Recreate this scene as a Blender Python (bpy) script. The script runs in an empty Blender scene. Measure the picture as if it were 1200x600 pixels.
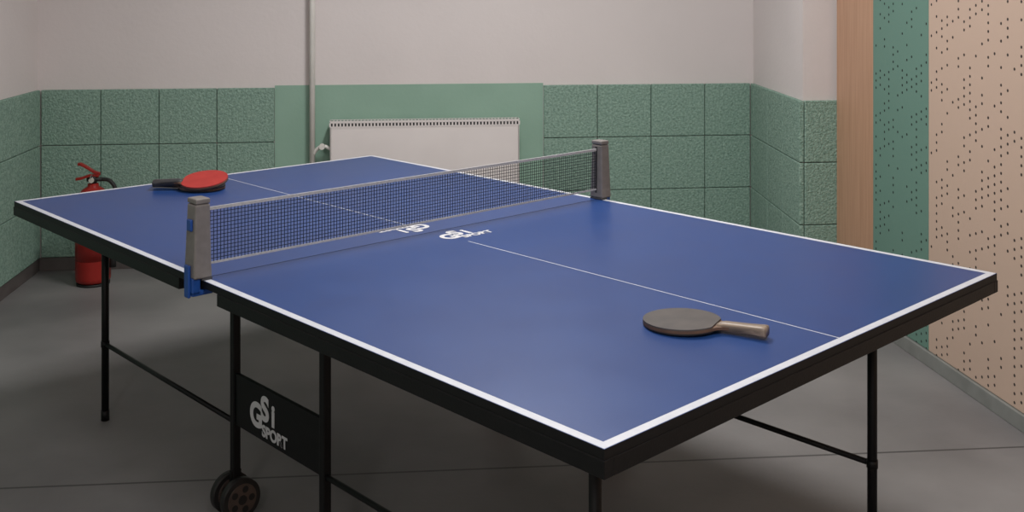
import bpy, bmesh, math, random
from mathutils import Vector, Matrix
random.seed(4)
D = bpy.data
scene = bpy.context.scene
try:
    scene.view_settings.view_transform = 'Standard'
except Exception as e:
    print(e)

def s2l(c):
    return c/12.92 if c <= 0.04045 else ((c+0.055)/1.055)**2.4
def rgb(r, g, b):
    return (s2l(r/255), s2l(g/255), s2l(b/255), 1)

# ------------------------------------------------------------ materials
def base_mat(name, col, rough=0.5, metal=0.0, spec=0.5):
    m = D.materials.new(name); m.use_nodes = True
    b = m.node_tree.nodes['Principled BSDF']
    b.inputs['Base Color'].default_value = col
    b.inputs['Roughness'].default_value = rough
    b.inputs['Metallic'].default_value = metal
    b.inputs['Specular IOR Level'].default_value = spec
    return m
def nd(m, t, **kw):
    n = m.node_tree.nodes.new(t)
    for k, v in kw.items():
        setattr(n, k, v)
    return n
def noise_mat(name, c1, c2, scale=8, rough=0.6, metal=0.0, bump=0.0, bscale=None, detail=6, spec=0.5, lo=0.35, hi=0.65, r2=None):
    m = base_mat(name, c1, rough, metal, spec)
    nt = m.node_tree; L = nt.links; b = nt.nodes['Principled BSDF']
    tc = nd(m, 'ShaderNodeTexCoord')
    n = nd(m, 'ShaderNodeTexNoise'); n.inputs['Scale'].default_value = scale; n.inputs['Detail'].default_value = detail
    L.new(tc.outputs['Object'], n.inputs['Vector'])
    r = nd(m, 'ShaderNodeValToRGB')
    r.color_ramp.elements[0].color = c1; r.color_ramp.elements[0].position = lo
    r.color_ramp.elements[1].color = c2; r.color_ramp.elements[1].position = hi
    L.new(n.outputs['Fac'], r.inputs['Fac'])
    L.new(r.outputs['Color'], b.inputs['Base Color'])
    if bump > 0:
        n2 = nd(m, 'ShaderNodeTexNoise'); n2.inputs['Scale'].default_value = bscale or scale; n2.inputs['Detail'].default_value = 4
        L.new(tc.outputs['Object'], n2.inputs['Vector'])
        bp = nd(m, 'ShaderNodeBump'); bp.inputs['Strength'].default_value = bump; bp.inputs['Distance'].default_value = 0.01
        L.new(n2.outputs['Fac'], bp.inputs['Height']); L.new(bp.outputs['Normal'], b.inputs['Normal'])
    if r2 is not None:
        mr = nd(m, 'ShaderNodeMapRange'); mr.inputs['To Min'].default_value = rough; mr.inputs['To Max'].default_value = r2
        L.new(n.outputs['Fac'], mr.inputs['Value']); L.new(mr.outputs['Result'], b.inputs['Roughness'])
    return m

M = {}
M['plaster'] = noise_mat('white_plaster', rgb(212, 205, 203), rgb(216, 209, 207), 2, 0.85, bump=0.10, bscale=40)
M['ceil'] = noise_mat('ceiling_paint', rgb(205, 203, 200), rgb(212, 210, 207), 3, 0.9)
M['greenpaint'] = noise_mat('green_paint', rgb(136, 168, 151), rgb(141, 173, 156), 5, 0.6, bump=0.08, bscale=60)
M['tile'] = noise_mat('wood_wool_green', rgb(112, 141, 128), rgb(154, 181, 167), 80, 0.95, bump=0.8, bscale=120, lo=0.3, hi=0.7, spec=0.2)
M['base'] = noise_mat('skirting_grey', rgb(84, 78, 76), rgb(96, 90, 88), 10, 0.6)
M['skirt2'] = noise_mat('skirting_light', rgb(120, 122, 118), rgb(132, 134, 130), 10, 0.5)
M['blackmetal'] = noise_mat('black_powdercoat', rgb(7, 7, 8), rgb(10, 10, 11), 60, 0.5, bump=0.05, bscale=200, spec=0.3)
M['edge'] = noise_mat('black_edge', rgb(8, 8, 9), rgb(11, 11, 12), 30, 0.55, spec=0.3)
M['blue'] = noise_mat('blue_tabletop', rgb(27, 59, 115), rgb(30, 63, 120), 6, 0.33, bump=0.06, bscale=350, r2=0.4)
M['whiteline'] = noise_mat('white_line', rgb(192, 195, 202), rgb(200, 203, 209), 40, 0.5)
M['print'] = noise_mat('white_print', rgb(200, 200, 202), rgb(208, 208, 210), 40, 0.5)
M['grey'] = noise_mat('grey_plastic', rgb(114, 110, 107), rgb(122, 118, 115), 50, 0.5)
M['dgrey'] = noise_mat('dark_grey_plastic', rgb(60, 60, 62), rgb(70, 70, 72), 50, 0.5)
M['bluepl'] = noise_mat('blue_plastic', rgb(25, 68, 140), rgb(30, 76, 150), 50, 0.4)
M['thread'] = noise_mat('net_thread', rgb(26, 29, 34), rgb(36, 39, 44), 90, 0.85, spec=0.2)
M['tape'] = noise_mat('net_tape', rgb(170, 170, 170), rgb(188, 188, 188), 120, 0.8)
M['radiator'] = noise_mat('radiator_enamel', rgb(222, 216, 214), rgb(226, 220, 218), 5, 0.35)
M['slot'] = noise_mat('dark_slot', rgb(40, 40, 40), rgb(48, 48, 48), 20, 0.8)
M['pipe'] = noise_mat('pipe_paint', rgb(214, 212, 206), rgb(220, 218, 212), 12, 0.4)
M['red'] = noise_mat('red_enamel', rgb(142, 30, 25), rgb(154, 36, 29), 12, 0.35)
M['blackrub'] = noise_mat('black_rubber', rgb(20, 20, 20), rgb(28, 28, 28), 30, 0.6)
M['steel'] = noise_mat('steel', rgb(150, 150, 150), rgb(170, 170, 170), 30, 0.35, 0.9)
M['label'] = noise_mat('label_paper', rgb(205, 200, 190), rgb(190, 186, 176), 20, 0.6)
M['rub_dark'] = noise_mat('worn_dark_rubber', rgb(64, 60, 58), rgb(82, 76, 72), 18, 0.6, lo=0.3, hi=0.7)
M['rub_red'] = noise_mat('red_rubber', rgb(160, 44, 40), rgb(172, 52, 46), 18, 0.5)
M['rub_black'] = noise_mat('black_paddle_rubber', rgb(26, 25, 25), rgb(34, 33, 33), 18, 0.5)
M['bladewood'] = noise_mat('blade_wood', rgb(84, 62, 48), rgb(104, 78, 60), 20, 0.6)
M['wheel'] = noise_mat('wheel_tyre', rgb(22, 20, 19), rgb(30, 28, 26), 20, 0.6)
M['hub'] = noise_mat('wheel_hub', rgb(66, 55, 50), rgb(82, 68, 60), 20, 0.5)

def wood(name, c1, c2, axis_scale, rough=0.5):
    m = base_mat(name, c1, rough)
    L = m.node_tree.links; b = m.node_tree.nodes['Principled BSDF']
    tc = nd(m, 'ShaderNodeTexCoord'); mp = nd(m, 'ShaderNodeMapping'); mp.inputs['Scale'].default_value = axis_scale
    n = nd(m, 'ShaderNodeTexNoise'); n.inputs['Scale'].default_value = 1; n.inputs['Detail'].default_value = 5
    r = nd(m, 'ShaderNodeValToRGB'); r.color_ramp.elements[0].color = c1; r.color_ramp.elements[1].color = c2
    r.color_ramp.elements[0].position = .3; r.color_ramp.elements[1].position = .7
    L.new(tc.outputs['Object'], mp.inputs[0]); L.new(mp.outputs[0], n.inputs['Vector']); L.new(n.outputs['Fac'], r.inputs[0]); L.new(r.outputs[0], b.inputs['Base Color'])
    return m
M['woodpanel'] = wood('oak_veneer', rgb(172, 133, 106), rgb(188, 149, 121), (60, 60, 2.5))
M['handle'] = wood('paddle_handle', rgb(54, 47, 43), rgb(156, 138, 120), (5, 240, 60), 0.45)
M['handle_dark'] = wood('paddle_handle_dark', rgb(24, 24, 25), rgb(66, 66, 68), (6, 200, 60), 0.45)

def perforated(name, col, hole):
    m = base_mat(name, col, 0.7)
    L = m.node_tree.links; b = m.node_tree.nodes['Principled BSDF']
    def math_(op, a, bb=None, clamp=False):
        n = nd(m, 'ShaderNodeMath', operation=op, use_clamp=clamp)
        for i, v in enumerate((a, bb)):
            if v is None: continue
            if isinstance(v, (int, float)): n.inputs[i].default_value = v
            else: L.new(v, n.inputs[i])
        return n.outputs[0]
    tc = nd(m, 'ShaderNodeTexCoord'); sx = nd(m, 'ShaderNodeSeparateXYZ'); L.new(tc.outputs['Object'], sx.inputs[0])
    PY, PZ = 0.040, 0.031
    u = math_('DIVIDE', math_('ADD', sx.outputs['Y'], 10.0), PY)
    uf = math_('FLOOR', u)
    off = math_('MULTIPLY', math_('MODULO', uf, 2.0), 0.5)
    v = math_('ADD', math_('DIVIDE', sx.outputs['Z'], PZ), off)
    vf = math_('FLOOR', v)
    du = math_('MULTIPLY', math_('SUBTRACT', math_('FRACT', u), 0.5), PY)
    dv = math_('MULTIPLY', math_('SUBTRACT', math_('FRACT', v), 0.5), PZ)
    d2 = math_('ADD', math_('MULTIPLY', du, du), math_('MULTIPLY', dv, dv))
    ins = math_('LESS_THAN', d2, 0.0056**2)
    cx = nd(m, 'ShaderNodeCombineXYZ'); L.new(uf, cx.inputs[0]); L.new(vf, cx.inputs[1])
    wn = nd(m, 'ShaderNodeTexWhiteNoise', noise_dimensions='2D'); L.new(cx.outputs[0], wn.inputs['Vector'])
    # diagonal, vertically stretched clusters
    cy = nd(m, 'ShaderNodeCombineXYZ')
    L.new(math_('ADD', uf, math_('MULTIPLY', vf, 0.35)), cy.inputs[0]); L.new(math_('MULTIPLY', vf, 0.30), cy.inputs[1])
    nz = nd(m, 'ShaderNodeTexNoise', noise_dimensions='2D'); nz.inputs['Scale'].default_value = 0.6; nz.inputs['Detail'].default_value = 1
    L.new(cy.outputs[0], nz.inputs['Vector'])
    comb = math_('ADD', math_('MULTIPLY', wn.outputs['Value'], 0.40), math_('MULTIPLY', nz.outputs['Fac'], 1.0))
    on = math_('GREATER_THAN', comb, 0.73)
    fac = math_('MULTIPLY', ins, on)
    mx = nd(m, 'ShaderNodeMix', data_type='RGBA')
    mx.inputs['A'].default_value = col; mx.inputs['B'].default_value = hole
    L.new(fac, mx.inputs['Factor']); L.new(mx.outputs['Result'], b.inputs['Base Color'])
    return m
M['perf_beige'] = perforated('perforated_beige', rgb(192, 168, 150), rgb(52, 43, 40))
M['perf_green'] = perforated('perforated_green', rgb(100, 135, 122), rgb(28, 44, 38))

def floor_mat():
    m = noise_mat('concrete_floor', rgb(108, 106, 106), rgb(129, 127, 126), 1.6, 0.5, bump=0.05, bscale=60, detail=8, r2=0.62)
    L = m.node_tree.links; b = m.node_tree.nodes['Principled BSDF']
    src = b.inputs['Base Color'].links[0].from_socket
    tc = nd(m, 'ShaderNodeTexCoord'); sx = nd(m, 'ShaderNodeSeparateXYZ'); L.new(tc.outputs['Object'], sx.inputs[0])
    a0 = nd(m, 'ShaderNodeMath', operation='MULTIPLY'); L.new(sx.outputs['X'], a0.inputs[0]); a0.inputs[1].default_value = 0.022
    a1 = nd(m, 'ShaderNodeMath', operation='ADD'); L.new(sx.outputs['Y'], a1.inputs[0]); L.new(a0.outputs[0], a1.inputs[1])
    a = nd(m, 'ShaderNodeMath', operation='SUBTRACT'); L.new(a1.outputs[0], a.inputs[0]); a.inputs[1].default_value = 3.26
    c = nd(m, 'ShaderNodeMath', operation='ABSOLUTE'); L.new(a.outputs[0], c.inputs[0])
    d = nd(m, 'ShaderNodeMath', operation='LESS_THAN'); L.new(c.outputs[0], d.inputs[0]); d.inputs[1].default_value = 0.005
    f = nd(m, 'ShaderNodeMath', operation='MULTIPLY'); L.new(d.outputs[0], f.inputs[0]); f.inputs[1].default_value = 0.8
    mx = nd(m, 'ShaderNodeMix', data_type='RGBA'); L.new(f.outputs[0], mx.inputs['Factor']); L.new(src, mx.inputs['A']); mx.inputs['B'].default_value = rgb(50, 49, 49)
    L.new(mx.outputs['Result'], b.inputs['Base Color'])
    return m
M['floor'] = floor_mat()

# ------------------------------------------------------------ mesh helpers
def link(ob, parent=None):
    scene.collection.objects.link(ob)
    if parent is not None: ob.parent = parent
    return ob
def empty(name, loc=(0, 0, 0), rot=(0, 0, 0)):
    e = D.objects.new(name, None); e.location = loc; e.rotation_euler = rot; e.empty_display_size = 0.1
    return link(e)
def from_bm(name, bm, mat, parent=None, bevel=0, smooth=False, seg=2):
    me = D.meshes.new(name); bm.normal_update(); bm.to_mesh(me); bm.free()
    if smooth:
        for p in me.polygons: p.use_smooth = True
    mats = mat if isinstance(mat, (list, tuple)) else [mat]
    for mm in mats: me.materials.append(mm)
    ob = D.objects.new(name, me)
    if bevel:
        md = ob.modifiers.new('bevel', 'BEVEL'); md.width = bevel; md.segments = seg; md.limit_method = 'ANGLE'; md.angle_limit = 0.6
    return link(ob, parent)
def addbox(bm, x0, x1, y0, y1, z0, z1, mtx=None, mi=0):
    vs = [bm.verts.new((x, y, z)) for z in (z0, z1) for y in (y0, y1) for x in (x0, x1)]
    if mtx is not None:
        for v in vs: v.co = mtx @ v.co
    for f in ((0, 2, 3, 1), (4, 5, 7, 6), (0, 1, 5, 4), (2, 6, 7, 3), (0, 4, 6, 2), (1, 3, 7, 5)):
        fc = bm.faces.new([vs[i] for i in f]); fc.material_index = mi
def box(name, x0, x1, y0, y1, z0, z1, mat, parent=None, bevel=0):
    bm = bmesh.new(); addbox(bm, x0, x1, y0, y1, z0, z1)
    return from_bm(name, bm, mat, parent, bevel)
def addcyl(bm, p, q, r, seg=20, r2=None, mi=0):
    p = Vector(p); q = Vector(q); d = q-p
    rot = d.to_track_quat('Z', 'Y').to_matrix().to_4x4()
    mt = Matrix.Translation((p+q)/2) @ rot
    res = bmesh.ops.create_cone(bm, cap_ends=True, segments=seg, radius1=r, radius2=r if r2 is None else r2, depth=d.length, matrix=mt)
    for v in res['verts']:
        for f in v.link_faces:
            f.material_index = mi; f.smooth = len(f.verts) == 4
def cyl(name, p, q, r, mat, parent=None, seg=20, r2=None):
    bm = bmesh.new(); addcyl(bm, p, q, r, seg, r2)
    return from_bm(name, bm, mat, parent)
def prism(name, pts, z0, z1, mat, parent=None, bevel=0):
    bm = bmesh.new()
    a = [bm.verts.new((x, y, z0)) for x, y in pts]; b = [bm.verts.new((x, y, z1)) for x, y in pts]
    n = len(pts)
    bm.faces.new(list(reversed(a))); bm.faces.new(b)
    for i in range(n): bm.faces.new((a[i], a[(i+1) % n], b[(i+1) % n], b[i]))
    bmesh.ops.recalc_face_normals(bm, faces=bm.faces)
    return from_bm(name, bm, mat, parent, bevel)
def lathe(name, prof, mat, parent=None, seg=40):
    bm = bmesh.new(); rings = []
    for r, z in prof:
        if r < 1e-5: rings.append([bm.verts.new((0, 0, z))])
        else: rings.append([bm.verts.new((r*math.cos(2*math.pi*i/seg), r*math.sin(2*math.pi*i/seg), z)) for i in range(seg)])
    for a, b in zip(rings[:-1], rings[1:]):
        for i in range(seg):
            j = (i+1) % seg
            if len(a) == 1 and len(b) == 1: continue
            if len(a) == 1: bm.faces.new((a[0], b[j], b[i]))
            elif len(b) == 1: bm.faces.new((a[i], a[j], b[0]))
            else: bm.faces.new((a[i], a[j], b[j], b[i]))
    bmesh.ops.recalc_face_normals(bm, faces=bm.faces)
    return from_bm(name, bm, mat, parent, smooth=True)
def tube(name, pts, r, mat, parent=None):
    cu = D.curves.new(name, 'CURVE'); cu.dimensions = '3D'; cu.bevel_depth = r; cu.bevel_resolution = 4; cu.resolution_u = 12; cu.use_fill_caps = True
    sp = cu.splines.new('BEZIER'); sp.bezier_points.add(len(pts)-1)
    for bp, p in zip(sp.bezier_points, pts):
        bp.co = p; bp.handle_left_type = bp.handle_right_type = 'AUTO'
    cu.materials.append(mat)
    ob = D.objects.new(name, cu)
    return link(ob, parent)
def text(name, body, size, loc, rot, mat, parent, bold=0.0, ext=0.0004, shear=0.0, sx=1.0):
    cu = D.curves.new(name, 'FONT'); cu.body = body; cu.size = size; cu.extrude = ext; cu.offset = bold; cu.shear = shear
    cu.align_x = 'LEFT'
    tmp = D.objects.new(name+'_tmp', cu); scene.collection.objects.link(tmp)
    bpy.context.view_layer.update()
    me = D.meshes.new_from_object(tmp.evaluated_get(bpy.context.evaluated_depsgraph_get()))
    D.objects.remove(tmp)
    me.materials.clear(); me.materials.append(mat)
    for v in me.vertices: v.co.x *= sx
    ob = D.objects.new(name, me); ob.location = loc; ob.rotation_euler = rot
    return link(ob, parent)

# ------------------------------------------------------------ room shell
XL, XR, YB, YF, H = -1.905, 2.15, 5.86, -2.6, 3.0
box('floor', XL-.1, XR+.1, YF-.1, YB+.1, -0.1, 0, M['floor'])
box('ceiling', XL-.1, XR+.1, YF-.1, YB+.1, H, H+.1, M['ceil'])
box('wall_back', XL-.1, XR+.1, YB, YB+.1, 0, H, M['plaster'])
box('wall_front', XL-.1, XR+.1, YF-.1, YF, 0, H, M['plaster'])
box('wall_left', XL-.1, XL, YF, YB, 0, H, M['plaster'])
box('wall_right', XR, XR+.1, YF, YB, 0, H, M['plaster'])
# pillar / boxed-out corner on the right
prism('wall_pillar', [(2.063, YB), (1.958, 4.86), (XR, 4.86), (XR, YB)], 0, H, M['plaster'])
# flat green dado behind the radiator
box('wall_dado_paint', -0.655, 0.834, YB-.004, YB, 0, 0.982, M['greenpaint'])

T = 0.022; G = 0.0018
rows = [(0.672, 0.972), (0.372, 0.672), (0.072, 0.372)]
def tile_run(name, p0, p1, edges, rows=rows):
    p0 = Vector(p0); p1 = Vector(p1); d = (p1-p0).normalized()
    ang = math.atan2(d.y, d.x)
    mt = Matrix.Translation((p0.x, p0.y, 0)) @ Matrix.Rotation(ang, 4, 'Z')
    bm = bmesh.new()
    for a, b in zip(edges[:-1], edges[1:]):
        for z0, z1 in rows:
            addbox(bm, a+G, b-G, -T, 0, z0+G, z1-G, mt)
    return from_bm(name, bm, M['tile'], None, bevel=0.004)
tile_run('wall_tiles_back_a', (XL, YB), (0, YB), [T+.001, .331, .635, .941, 1.25])
tile_run('wall_tiles_back_b', (0.834, YB), (2.06, YB), [0, .309, .620, .935, 1.205])
ln = YB-YF
e = [ln-T-.001-.31*i for i in range(0, 27)]; e = sorted(v for v in e if v > 0)
tile_run('wall_tiles_left', (XL, YF), (XL, YB), e)
sl = math.hypot(.105, 1.0)
tile_run('wall_tiles_pillar_side', (2.063, YB), (1.958, 4.86), [T+.002, .10, .41, .72, sl+T])
tile_run('wall_tiles_pillar_front', (1.958, 4.86), (XR, 4.86), [0, XR-1.958])
box('baseboard_left', XL, XL+.014, YF, YB, 0, .07, M['base'], bevel=.003)
box('baseboard_back', XL+.014, 2.04, YB-.014-.004, YB-.004, 0, .07, M['base'], bevel=.003)
# acoustic panelling right wall
box('wall_panel_oak', 2.118, XR, 4.452, 4.836, 0.0, H, M['woodpanel'], bevel=.002)
box('wall_panel_green', 2.118, XR, 3.964, 4.450, 0.06, H, M['perf_green'], bevel=.002)
bmw = bmesh.new()
for a, b in ((1.55, 3.962), (-0.86, 1.546), (-2.6, -.864)):
    addbox(bmw, 2.118, XR, a, b, 0.06, H)
from_bm('wall_panel_beige', bmw, M['perf_beige'], bevel=.002)
box('baseboard_right', 2.108, XR, YF, 4.450, 0, .058, M['skirt2'], bevel=.003)

# ------------------------------------------------------------ ceiling lights
le = base_mat('diffuser', (1, 1, 1, 1), 0.5)
b_ = le.node_tree.nodes['Principled BSDF']; b_.inputs['Emission Color'].default_value = (1, .97, .95, 1); b_.inputs['Emission Strength'].default_value = 2.5
def ceiling_light(x, y, power):
    e = empty('ceiling_light', (x, y, H))
    box('housing', -.15, .15, -.6, .6, -.06, 0, M['radiator'], e, .004)
    box('diffuser', -.13, .13, -.58, .58, -.066, -.0605, le, e)
    l = D.lights.new('lamp', 'AREA'); l.shape = 'RECTANGLE'; l.size = .26; l.size_y = 1.16; l.energy = power; l.color = (1, .975, .96)
    o = D.objects.new('lamp', l); o.location = (0, 0, -.07); link(o, e)
ceiling_light(0.45, 3.7, 67)
ceiling_light(0.45, 0.6, 47)
ceiling_light(-0.9, -1.6, 32)

# ------------------------------------------------------------ table
ANG = math.radians(37.0)
OX, OY = 0.3298, 1.629
W, LEN, HT = 1.525, 2.74, 0.76
tb = empty('table_tennis_table', (OX, OY, 0), (0, 0, ANG))
def half(tag, y0, y1, netside):
    bm = bmesh.new(); addbox(bm, 0, W, y0, y1, HT-.018, HT)
    bm.faces.ensure_lookup_table()
    for f in bm.faces: f.material_index = 1
    bm.normal_update()
    for f in bm.faces:
        if f.normal.z > .9: f.material_index = 0
    from_bm('top_'+tag, bm, [M['blue'], M['edge']], tb)
    # lines
    zt = HT+.0003; zb = HT+.00002; w = .02
    bm = bmesh.new()
    e = .0015
    addbox(bm, e, w, y0+e, y1-e, zb, zt); addbox(bm, W-w, W-e, y0+e, y1-e, zb, zt)
    ye0, ye1 = (y0+e, y0+w) if netside > 0 else (y1-w, y1-e)
    addbox(bm, w, W-w, ye0, ye1, zb, zt)
    # centre line leaves a gap for the print near the net
    if netside > 0: addbox(bm, W/2-.0015, W/2+.0015, ye1, 1.205, zb, zt)
    else: addbox(bm, W/2-.0015, W/2+.0015, 1.50, ye0, zb, zt)
    from_bm('lines_'+tag, bm, M['whiteline'], tb)
    # steel apron
    fz0, fz1 = HT-.048, HT-.018
    f0, f1 = (y0, 1.27) if netside > 0 else (1.475, y1)
    bm = bmesh.new(); t = .02; o = .002
    addbox(bm, -o, t, f0-(o if netside > 0 else 0), f1+(0 if netside > 0 else o), fz0, fz1)
    addbox(bm, W-t, W+o, f0-(o if netside > 0 else 0), f1+(0 if netside > 0 else o), fz0, fz1)
    ey0, ey1 = (f0-o, f0+t) if netside > 0 else (f1-t, f1+o)
    addbox(bm, t, W-t, ey0, ey1, fz0, fz1)
    ny0, ny1 = (f1-t, f1) if netside > 0 else (f0, f0+t)
    addbox(bm, t, W-t, ny0, ny1, fz0, fz1)
    # stiffeners
    for yy in (y0+.5, y1-.5):
        addbox(bm, t, W-t, yy-.012, yy+.012, fz0+.004, fz1)
    from_bm('apron_'+tag, bm, M['blackmetal'], tb, bevel=.0012)
half('near', 0, 1.3685, 1)
half('far', 1.3715, LEN, -1)
LX = (.228, W-.228)
for i, lx in enumerate(LX):
    for j, ly in enumerate((.225, 2.515)):
        bm = bmesh.new()
        addcyl(bm, (lx, ly, .02), (lx, ly, .712), .0125)
        addcyl(bm, (lx, ly, 0), (lx, ly, .035), .0140)
        addbox(bm, lx-.03, lx+.03, ly-.03, ly+.03, .706, .7115)
        addcyl(bm, (lx, ly, .255), (lx, ly, .275), .0145)
        from_bm(f'leg_{i}{j}', bm, M['blackmetal'], tb)
    for j, ly in enumerate((1.141, 1.60)):
        bm = bmesh.new()
        addbox(bm, lx-.0115, lx+.0115, ly-.0115, ly+.0115, .095, .705)
        from_bm(f'undercarriage_leg_{i}{j}', bm, M['blackmetal'], tb, bevel=.003)
        # twin caster with fork
        bm = bmesh.new()
        addbox(bm, lx-.016, lx+.016, ly-.007, ly+.007, .05, .13)
        addcyl(bm, (lx, ly-.042, .058), (lx, ly+.042, .058), .007, mi=0)
        from_bm(f'caster_fork_{i}{j}', bm, M['blackmetal'], tb, bevel=.002)
        for k, yy in enumerate((ly-.028, ly+.028)):
            bm = bmesh.new()
            addcyl(bm, (lx, yy-.012, .057), (lx, yy+.012, .057), .057, 40, mi=0)
            addcyl(bm, (lx, yy-.0135, .057), (lx, yy+.0135, .057), .044, 32, mi=1)
            addcyl(bm, (lx, yy-.0155, .057), (lx, yy+.0155, .057), .013, 20, mi=0)
            for a in range(5):
                t = a*2*math.pi/5
                for q in (-1, 1):
                    c = Vector((lx+.029*math.cos(t), yy+q*.0137, .057+.029*math.sin(t)))
                    addcyl(bm, c-Vector((0, .0006, 0)), c+Vector((0, .0006, 0)), .0095, 14, mi=0)
            from_bm(f'caster_wheel_{i}{j}{k}', bm, [M['wheel'], M['hub']], tb)
    # side rails + plate
    bm = bmesh.new()
    for a, b in ((.225, 1.141), (1.60, 2.515)):
        addcyl(bm, (lx, a, .265), (lx, b, .265), .0075, 14)
    from_bm(f'side_brace_{i}', bm, M['blackmetal'], tb)
    bm = bmesh.new()
    addbox(bm, lx-.006, lx+.006, 1.1525, 1.5885, .262, .408)
    from_bm(f'side_plate_{i}', bm, M['blackmetal'], tb, bevel=.002)
# transverse tubes
bm = bmesh.new()
for ly in (.225, 1.141, 1.60, 2.515):
    addcyl(bm, (LX[0], ly, .69), (LX[1], ly, .69), .010, 14)
from_bm('cross_tubes', bm, M['blackmetal'], tb)

# printed logo
def logo(tag, origin, rx, s, parent):
    R = rx
    def put(body, size, x, y, bold, sxx=1.0, sh=0):
        loc = Vector(origin) + R @ Vector((x*s, y*s, 0))
        text('print_'+tag+'_'+body, body, size*s, loc, R.to_euler(), M['print'], parent, bold=bold*s, shear=sh, sx=sxx)
    put('G', .092, -.010, -.002, .0038)
    put('S', .092, .050, .026, .0038)
    put('i', .082, .106, .022, .0034)
    put('SPORT', .044, .056, -.020, .0016, 1.0)
Rp = Matrix(((0, 0, -1), (-1, 0, 0), (0, 1, 0)))
logo('plate', (LX[0]-.0068, 1.495, .297), Rp, 0.98, tb)
Rt = Matrix.Identity(3)
logo('near', (.738, 1.262, HT+.0006), Rt, .86, tb)
logo('far', (.80, 1.478, HT+.0006), Matrix.Rotation(math.pi, 3, 'Z'), .86, tb)

# ------------------------------------------------------------ net
net = empty('table_tennis_net', (OX, OY, 0), (0, 0, ANG))
NY = 1.37; Z0, Z1 = .796, .932
bm = bmesh.new(); xa, xb = .022, W-.022
n = 150
for i in range(n+1):
    x = xa+(xb-xa)*i/n
    addbox(bm, x-.0006, x+.0006, NY-.0006, NY+.0006, Z0, Z1)
for k in range(1, 14):
    z = Z0+(Z1-Z0)*k/14
    addbox(bm, xa, xb, NY-.0005, NY+.0005, z-.0007, z+.0007)
from_bm('net_mesh', bm, M['thread'], net)
bm = bmesh.new()
addbox(bm, xa, xb, NY-.002, NY+.002, Z1-.002, Z1+.006)
addbox(bm, xa, xb, NY-.0015, NY+.0015, Z0-.004, Z0+.0015)
from_bm('net_tape', bm, M['tape'], net)
for side, x0, sg in (('left', 0, 1), ('right', W, -1)):
    def bx(bm, a, b, y0, y1, z0, z1):
        X = sorted((x0+sg*a, x0+sg*b)); addbox(bm, X[0], X[1], NY+y0, NY+y1, z0, z1)
    # tapered housing
    bm = bmesh.new()
    lv = [(.766, -.026, .024, .029), (.80, -.025, .023, .027), (.93, -.020, .021, .024), (.952, -.019, .021, .024)]
    prev = None
    for z, a, b, hw in lv:
        r = [bm.verts.new((x0+sg*X, NY+Y, z)) for X, Y in ((a, -hw), (b, -hw), (b, hw), (a, hw))]
        if prev:
            for i in range(4): bm.faces.new((prev[i], prev[(i+1) % 4], r[(i+1) % 4], r[i]))
        else: bm.faces.new(list(reversed(r)))
        prev = r
    bm.faces.new(prev); bmesh.ops.recalc_face_normals(bm, faces=bm.faces)
    from_bm('post_'+side, bm, M['grey'], net, bevel=.005, seg=3)
    bm = bmesh.new(); bx(bm, -.019, .021, -.024, .024, .953, .966)
    from_bm('post_cap_'+side, bm, M['grey'], net, bevel=.003)
    bm = bmesh.new(); bx(bm, .0215, .0235, -.004, .004, .78, .945)
    from_bm('post_slot_'+side, bm, M['slot'], net)
    bm = bmesh.new(); bx(bm, -.0285, -.021, -.014, .010, .885, .915)
    from_bm('release_button_'+side, bm, M['bluepl'], net, bevel=.003)
    bm = bmesh.new()
    bx(bm, -.028, -.005, -.022, .022, .724, .768)
    bx(bm, -.028, .030, -.022, .022, .7225, .736)
    bx(bm, -.034, -.026, -.012, .012, .718, .80)
    from_bm('clamp_'+side, bm, M['bluepl'], net, bevel=.003)
    cyl('clamp_pad_'+side, (x0+sg*.012, NY, .735), (x0+sg*.012, NY, .7415), .010, M['dgrey'], net)
    bm = bmesh.new(); bx(bm, -.004, .024, -.028, .028, .7607, .766)
    from_bm('clamp_foot_'+side, bm, M['dgrey'], net, bevel=.001)

# ------------------------------------------------------------ paddles
def paddle(loc, rz, ry, rx, rub_top, rub_bot, hmat):
    e = empty('table_tennis_paddle', loc)
    e.rotation_euler = (Matrix.Rotation(rz, 3, 'Z') @ Matrix.Rotation(ry, 3, 'Y') @ Matrix.Rotation(rx, 3, 'X')).to_euler()
    def outline(grow=0, cut=None):
        pts = []
        a0 = math.radians(24)
        N = 56
        for i in range(N+1):
            t = a0+(2*math.pi-2*a0)*i/N
            pts.append((-.004+(.085+grow)*math.cos(t), (.081+grow)*math.sin(t)))
        if cut is None:
            tail = [(.083, -.022), (.092, -.0155), (.105, -.0135), (.105, .0135), (.092, .0155), (.083, .022)]
            return pts+tail
        return pts
    prism('blade', outline(), -.003, .003, M['bladewood'], e)
    prism('rubber_top', outline(-.0004, 1), .003, .0062, rub_top, e)
    prism('rubber_bottom', outline(-.0004, 1), -.0062, -.003, rub_bot, e)
    # handle : lofted rounded section
    bm = bmesh.new(); prev = None; seg = 20
    sec = [(.074, .009, .0042), (.082, .0125, .0085), (.092, .0135, .0108), (.12, .0135, .0112), (.15, .0148, .0114), (.172, .0170, .0118), (.180, .0178, .0118), (.183, .0165, .0105)]
    for x, hw, ht in sec:
        r = []
        for i in range(seg):
            t = 2*math.pi*i/seg; c, s_ = math.cos(t), math.sin(t)
            r.append(bm.verts.new((x, hw*math.copysign(abs(c)**.6, c), ht*math.copysign(abs(s_)**.6, s_))))
        if prev:
            for i in range(seg): bm.faces.new((prev[i], prev[(i+1) % seg], r[(i+1) % seg], r[i]))
        else: bm.faces.new(list(reversed(r)))
        prev = r
    bm.faces.new(prev); bmesh.ops.recalc_face_normals(bm, faces=bm.faces)
    from_bm('handle', bm, hmat, e, smooth=True)
    return e
ZT = HT+.0006
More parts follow.
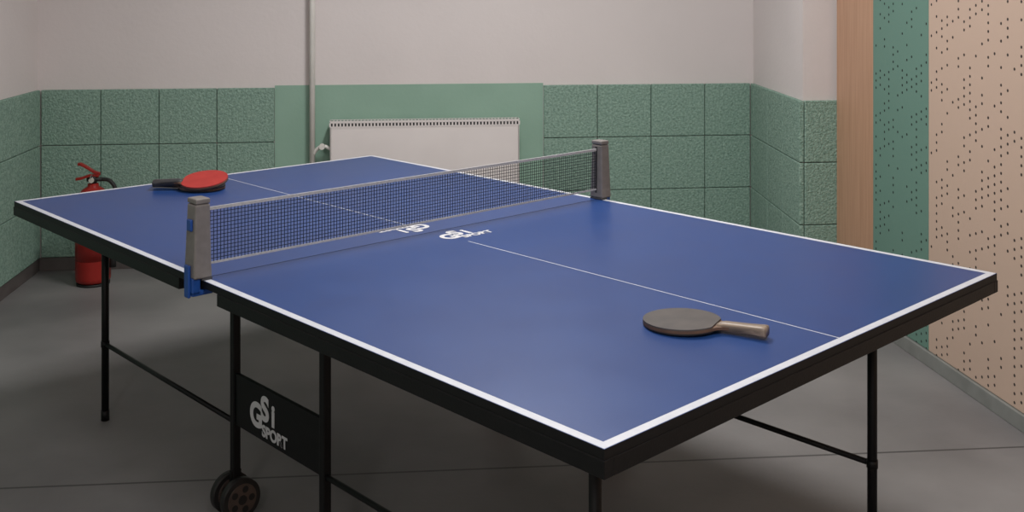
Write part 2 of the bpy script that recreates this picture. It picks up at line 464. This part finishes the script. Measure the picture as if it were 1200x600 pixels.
# worn dark paddle, near half
paddle((.624, 2.216, ZT+.0093), math.radians(-35), math.radians(-2.0), 0, M['rub_dark'], M['rub_black'], M['handle'])
# dark paddle with red one resting on it, far half
paddle((-.715, 3.985, ZT+.0093), math.radians(165), math.radians(-2.0), 0, M['rub_black'], M['rub_black'], M['handle_dark'])
paddle((-.703, 3.968, ZT+.034), math.radians(176), math.radians(3), math.radians(-13), M['rub_red'], M['rub_black'], M['handle_dark'])

# ------------------------------------------------------------ radiator
ra = empty('radiator', (0, 0, 0))
rx0, rx1, ry0, ry1, rz0, rz1 = -.348, .683, 5.735, 5.815, .25, .795
bm = bmesh.new()
addbox(bm, rx0+.004, rx1-.004, ry0, ry0+.014, rz0, rz1-.028)
addbox(bm, rx0+.004, rx1-.004, ry1-.014, ry1, rz0, rz1-.006)
from_bm('panels', bm, M['radiator'], ra, bevel=.004)
bm = bmesh.new()
addbox(bm, rx0, rx0+.003, ry0-.001, ry1+.001, rz0+.01, rz1); addbox(bm, rx1-.003, rx1, ry0-.001, ry1+.001, rz0+.01, rz1)
from_bm('side_covers', bm, M['radiator'], ra, bevel=.001)
bm = bmesh.new()
addbox(bm, rx0, rx1, ry0-.002, ry0+.001, rz1-.036, rz1-.029)
addbox(bm, rx0, rx1, ry0-.002, ry0+.001, rz1-.012, rz1)
nn = 56
for i in range(nn+1):
    x = rx0+(rx1-rx0)*i/nn
    addbox(bm, x-.0045, x+.0045, ry0-.002, ry0+.001, rz1-.030, rz1-.010)
    addbox(bm, x-.003, x+.003, ry0, ry1, rz1-.003, rz1)
addbox(bm, rx0, rx1, ry0-.001, ry0+.008, rz1-.002, rz1); addbox(bm, rx0, rx1, ry1-.008, ry1, rz1-.002, rz1)
from_bm('grille', bm, M['radiator'], ra)
box('grille_void', rx0+.004, rx1-.004, ry0+.002, ry1-.016, rz1-.034, rz1-.005, M['slot'], ra)
bm = bmesh.new()
x = rx0+.02
while x < rx1-.03:
    addbox(bm, x, x+.02, ry0+.016, ry1-.016, rz0+.02, rz1-.036); x += .04
from_bm('convector_fins', bm, M['radiator'], ra)
bm = bmesh.new()
for x in (rx0+.15, rx1-.15):
    addbox(bm, x-.015, x+.015, ry1-.001, YB-.004, rz0+.05, rz1-.06)
from_bm('wall_brackets', bm, M['radiator'], ra)

# ------------------------------------------------------------ heating pipe
hp = empty('heating_pipe', (0, 0, 0))
px, py = -.448, 5.80
cyl('riser', (px, py, 0), (px, py, H), .0155, M['pipe'], hp, 24)
bm = bmesh.new()
for z in (1.9, 2.7):
    addcyl(bm, (px, py, z-.01), (px, py, z+.01), .018); addcyl(bm, (px, py, z), (px, YB, z), .006)
from_bm('clips', bm, M['pipe'], hp)
tube('branch', [(px, py, .60), (px+.03, py-.01, .64), (px+.06, py-.02, .655), (rx0-.001, py-.025, .64)], .010, M['pipe'], hp)
cyl('valve', (px+.055, py-.02, .655), (px+.055, py-.05, .655), .016, M['pipe'], hp)

# ------------------------------------------------------------ fire extinguisher
fe = empty('fire_extinguisher', (-1.535, 5.56, 0))
lathe('cylinder', [(0, .012), (.070, .012), (.083, .022), (.086, .04), (.086, .40), (.083, .43), (.072, .462), (.050, .487), (.028, .50), (.026, .515), (0, .515)], M['red'], fe)
lathe('base_ring', [(.066, 0), (.080, 0), (.082, .011), (.066, .0118), (.066, 0)], M['blackrub'], fe)
lathe('label', [(.0864, .13), (.0868, .13), (.0868, .33), (.0864, .33)], M['red'], fe)
bm = bmesh.new()
addcyl(bm, (0, 0, .512), (0, 0, .552), .018); addcyl(bm, (-.03, 0, .535), (.045, 0, .535), .011); addcyl(bm, (0, -.03, .535), (0, 0, .535), .012)
from_bm('valve', bm, M['blackrub'], fe)
cyl('gauge', (0, -.036, .535), (0, -.029, .535), .013, M['label'], fe)
def lever(name, pts, w, th, mat):
    bm = bmesh.new(); prev = None
    for k, (x, z) in enumerate(pts):
        ww = w[k]
        r = [bm.verts.new((x, -ww, z)), bm.verts.new((x, ww, z)), bm.verts.new((x, ww, z+th)), bm.verts.new((x, -ww, z+th))]
        if prev:
            for i in range(4): bm.faces.new((prev[i], prev[(i+1) % 4], r[(i+1) % 4], r[i]))
        else: bm.faces.new(list(reversed(r)))
        prev = r
    bm.faces.new(prev); bmesh.ops.recalc_face_normals(bm, faces=bm.faces)
    return from_bm(name, bm, mat, fe, bevel=.002)
lever('carry_handle', [(.03, .548), (-.02, .548), (-.055, .535), (-.085, .530)], [.012, .012, .013, .010], .014, M['red'])
lever('squeeze_lever', [(.035, .556), (.005, .566), (-.03, .590), (-.06, .607), (-.075, .607)], [.010, .012, .013, .013, .009], .014, M['red'])
tube('hose', [(.045, 0, .535), (.085, -.01, .528), (.118, -.015, .47), (.115, -.02, .36), (.105, -.02, .24), (.103, -.02, .17)], .010, M['blackrub'], fe)
cyl('nozzle', (.103, -.02, .17), (.102, -.02, .09), .012, M['blackrub'], fe, r2=.018)
tube('safety_pin', [(.0, -.014, .558), (.0, -.03, .56), (-.005, -.036, .548), (.0, -.03, .538), (.003, -.02, .55)], .0018, M['steel'], fe)

# ------------------------------------------------------------ camera
cam = D.cameras.new('camera'); cam.sensor_width = 36; cam.lens = 1225/1200*36
cam.shift_y = -306/1200; cam.clip_start = .05
co = D.objects.new('camera', cam); co.location = (0, 0, 1.48); co.rotation_euler = (math.radians(90), 0, math.radians(-6.4))
link(co); scene.camera = co
w = D.worlds.new('world'); scene.world = w; w.use_nodes = True
w.node_tree.nodes['Background'].inputs[0].default_value = (.5, .5, .5, 1); w.node_tree.nodes['Background'].inputs[1].default_value = .1
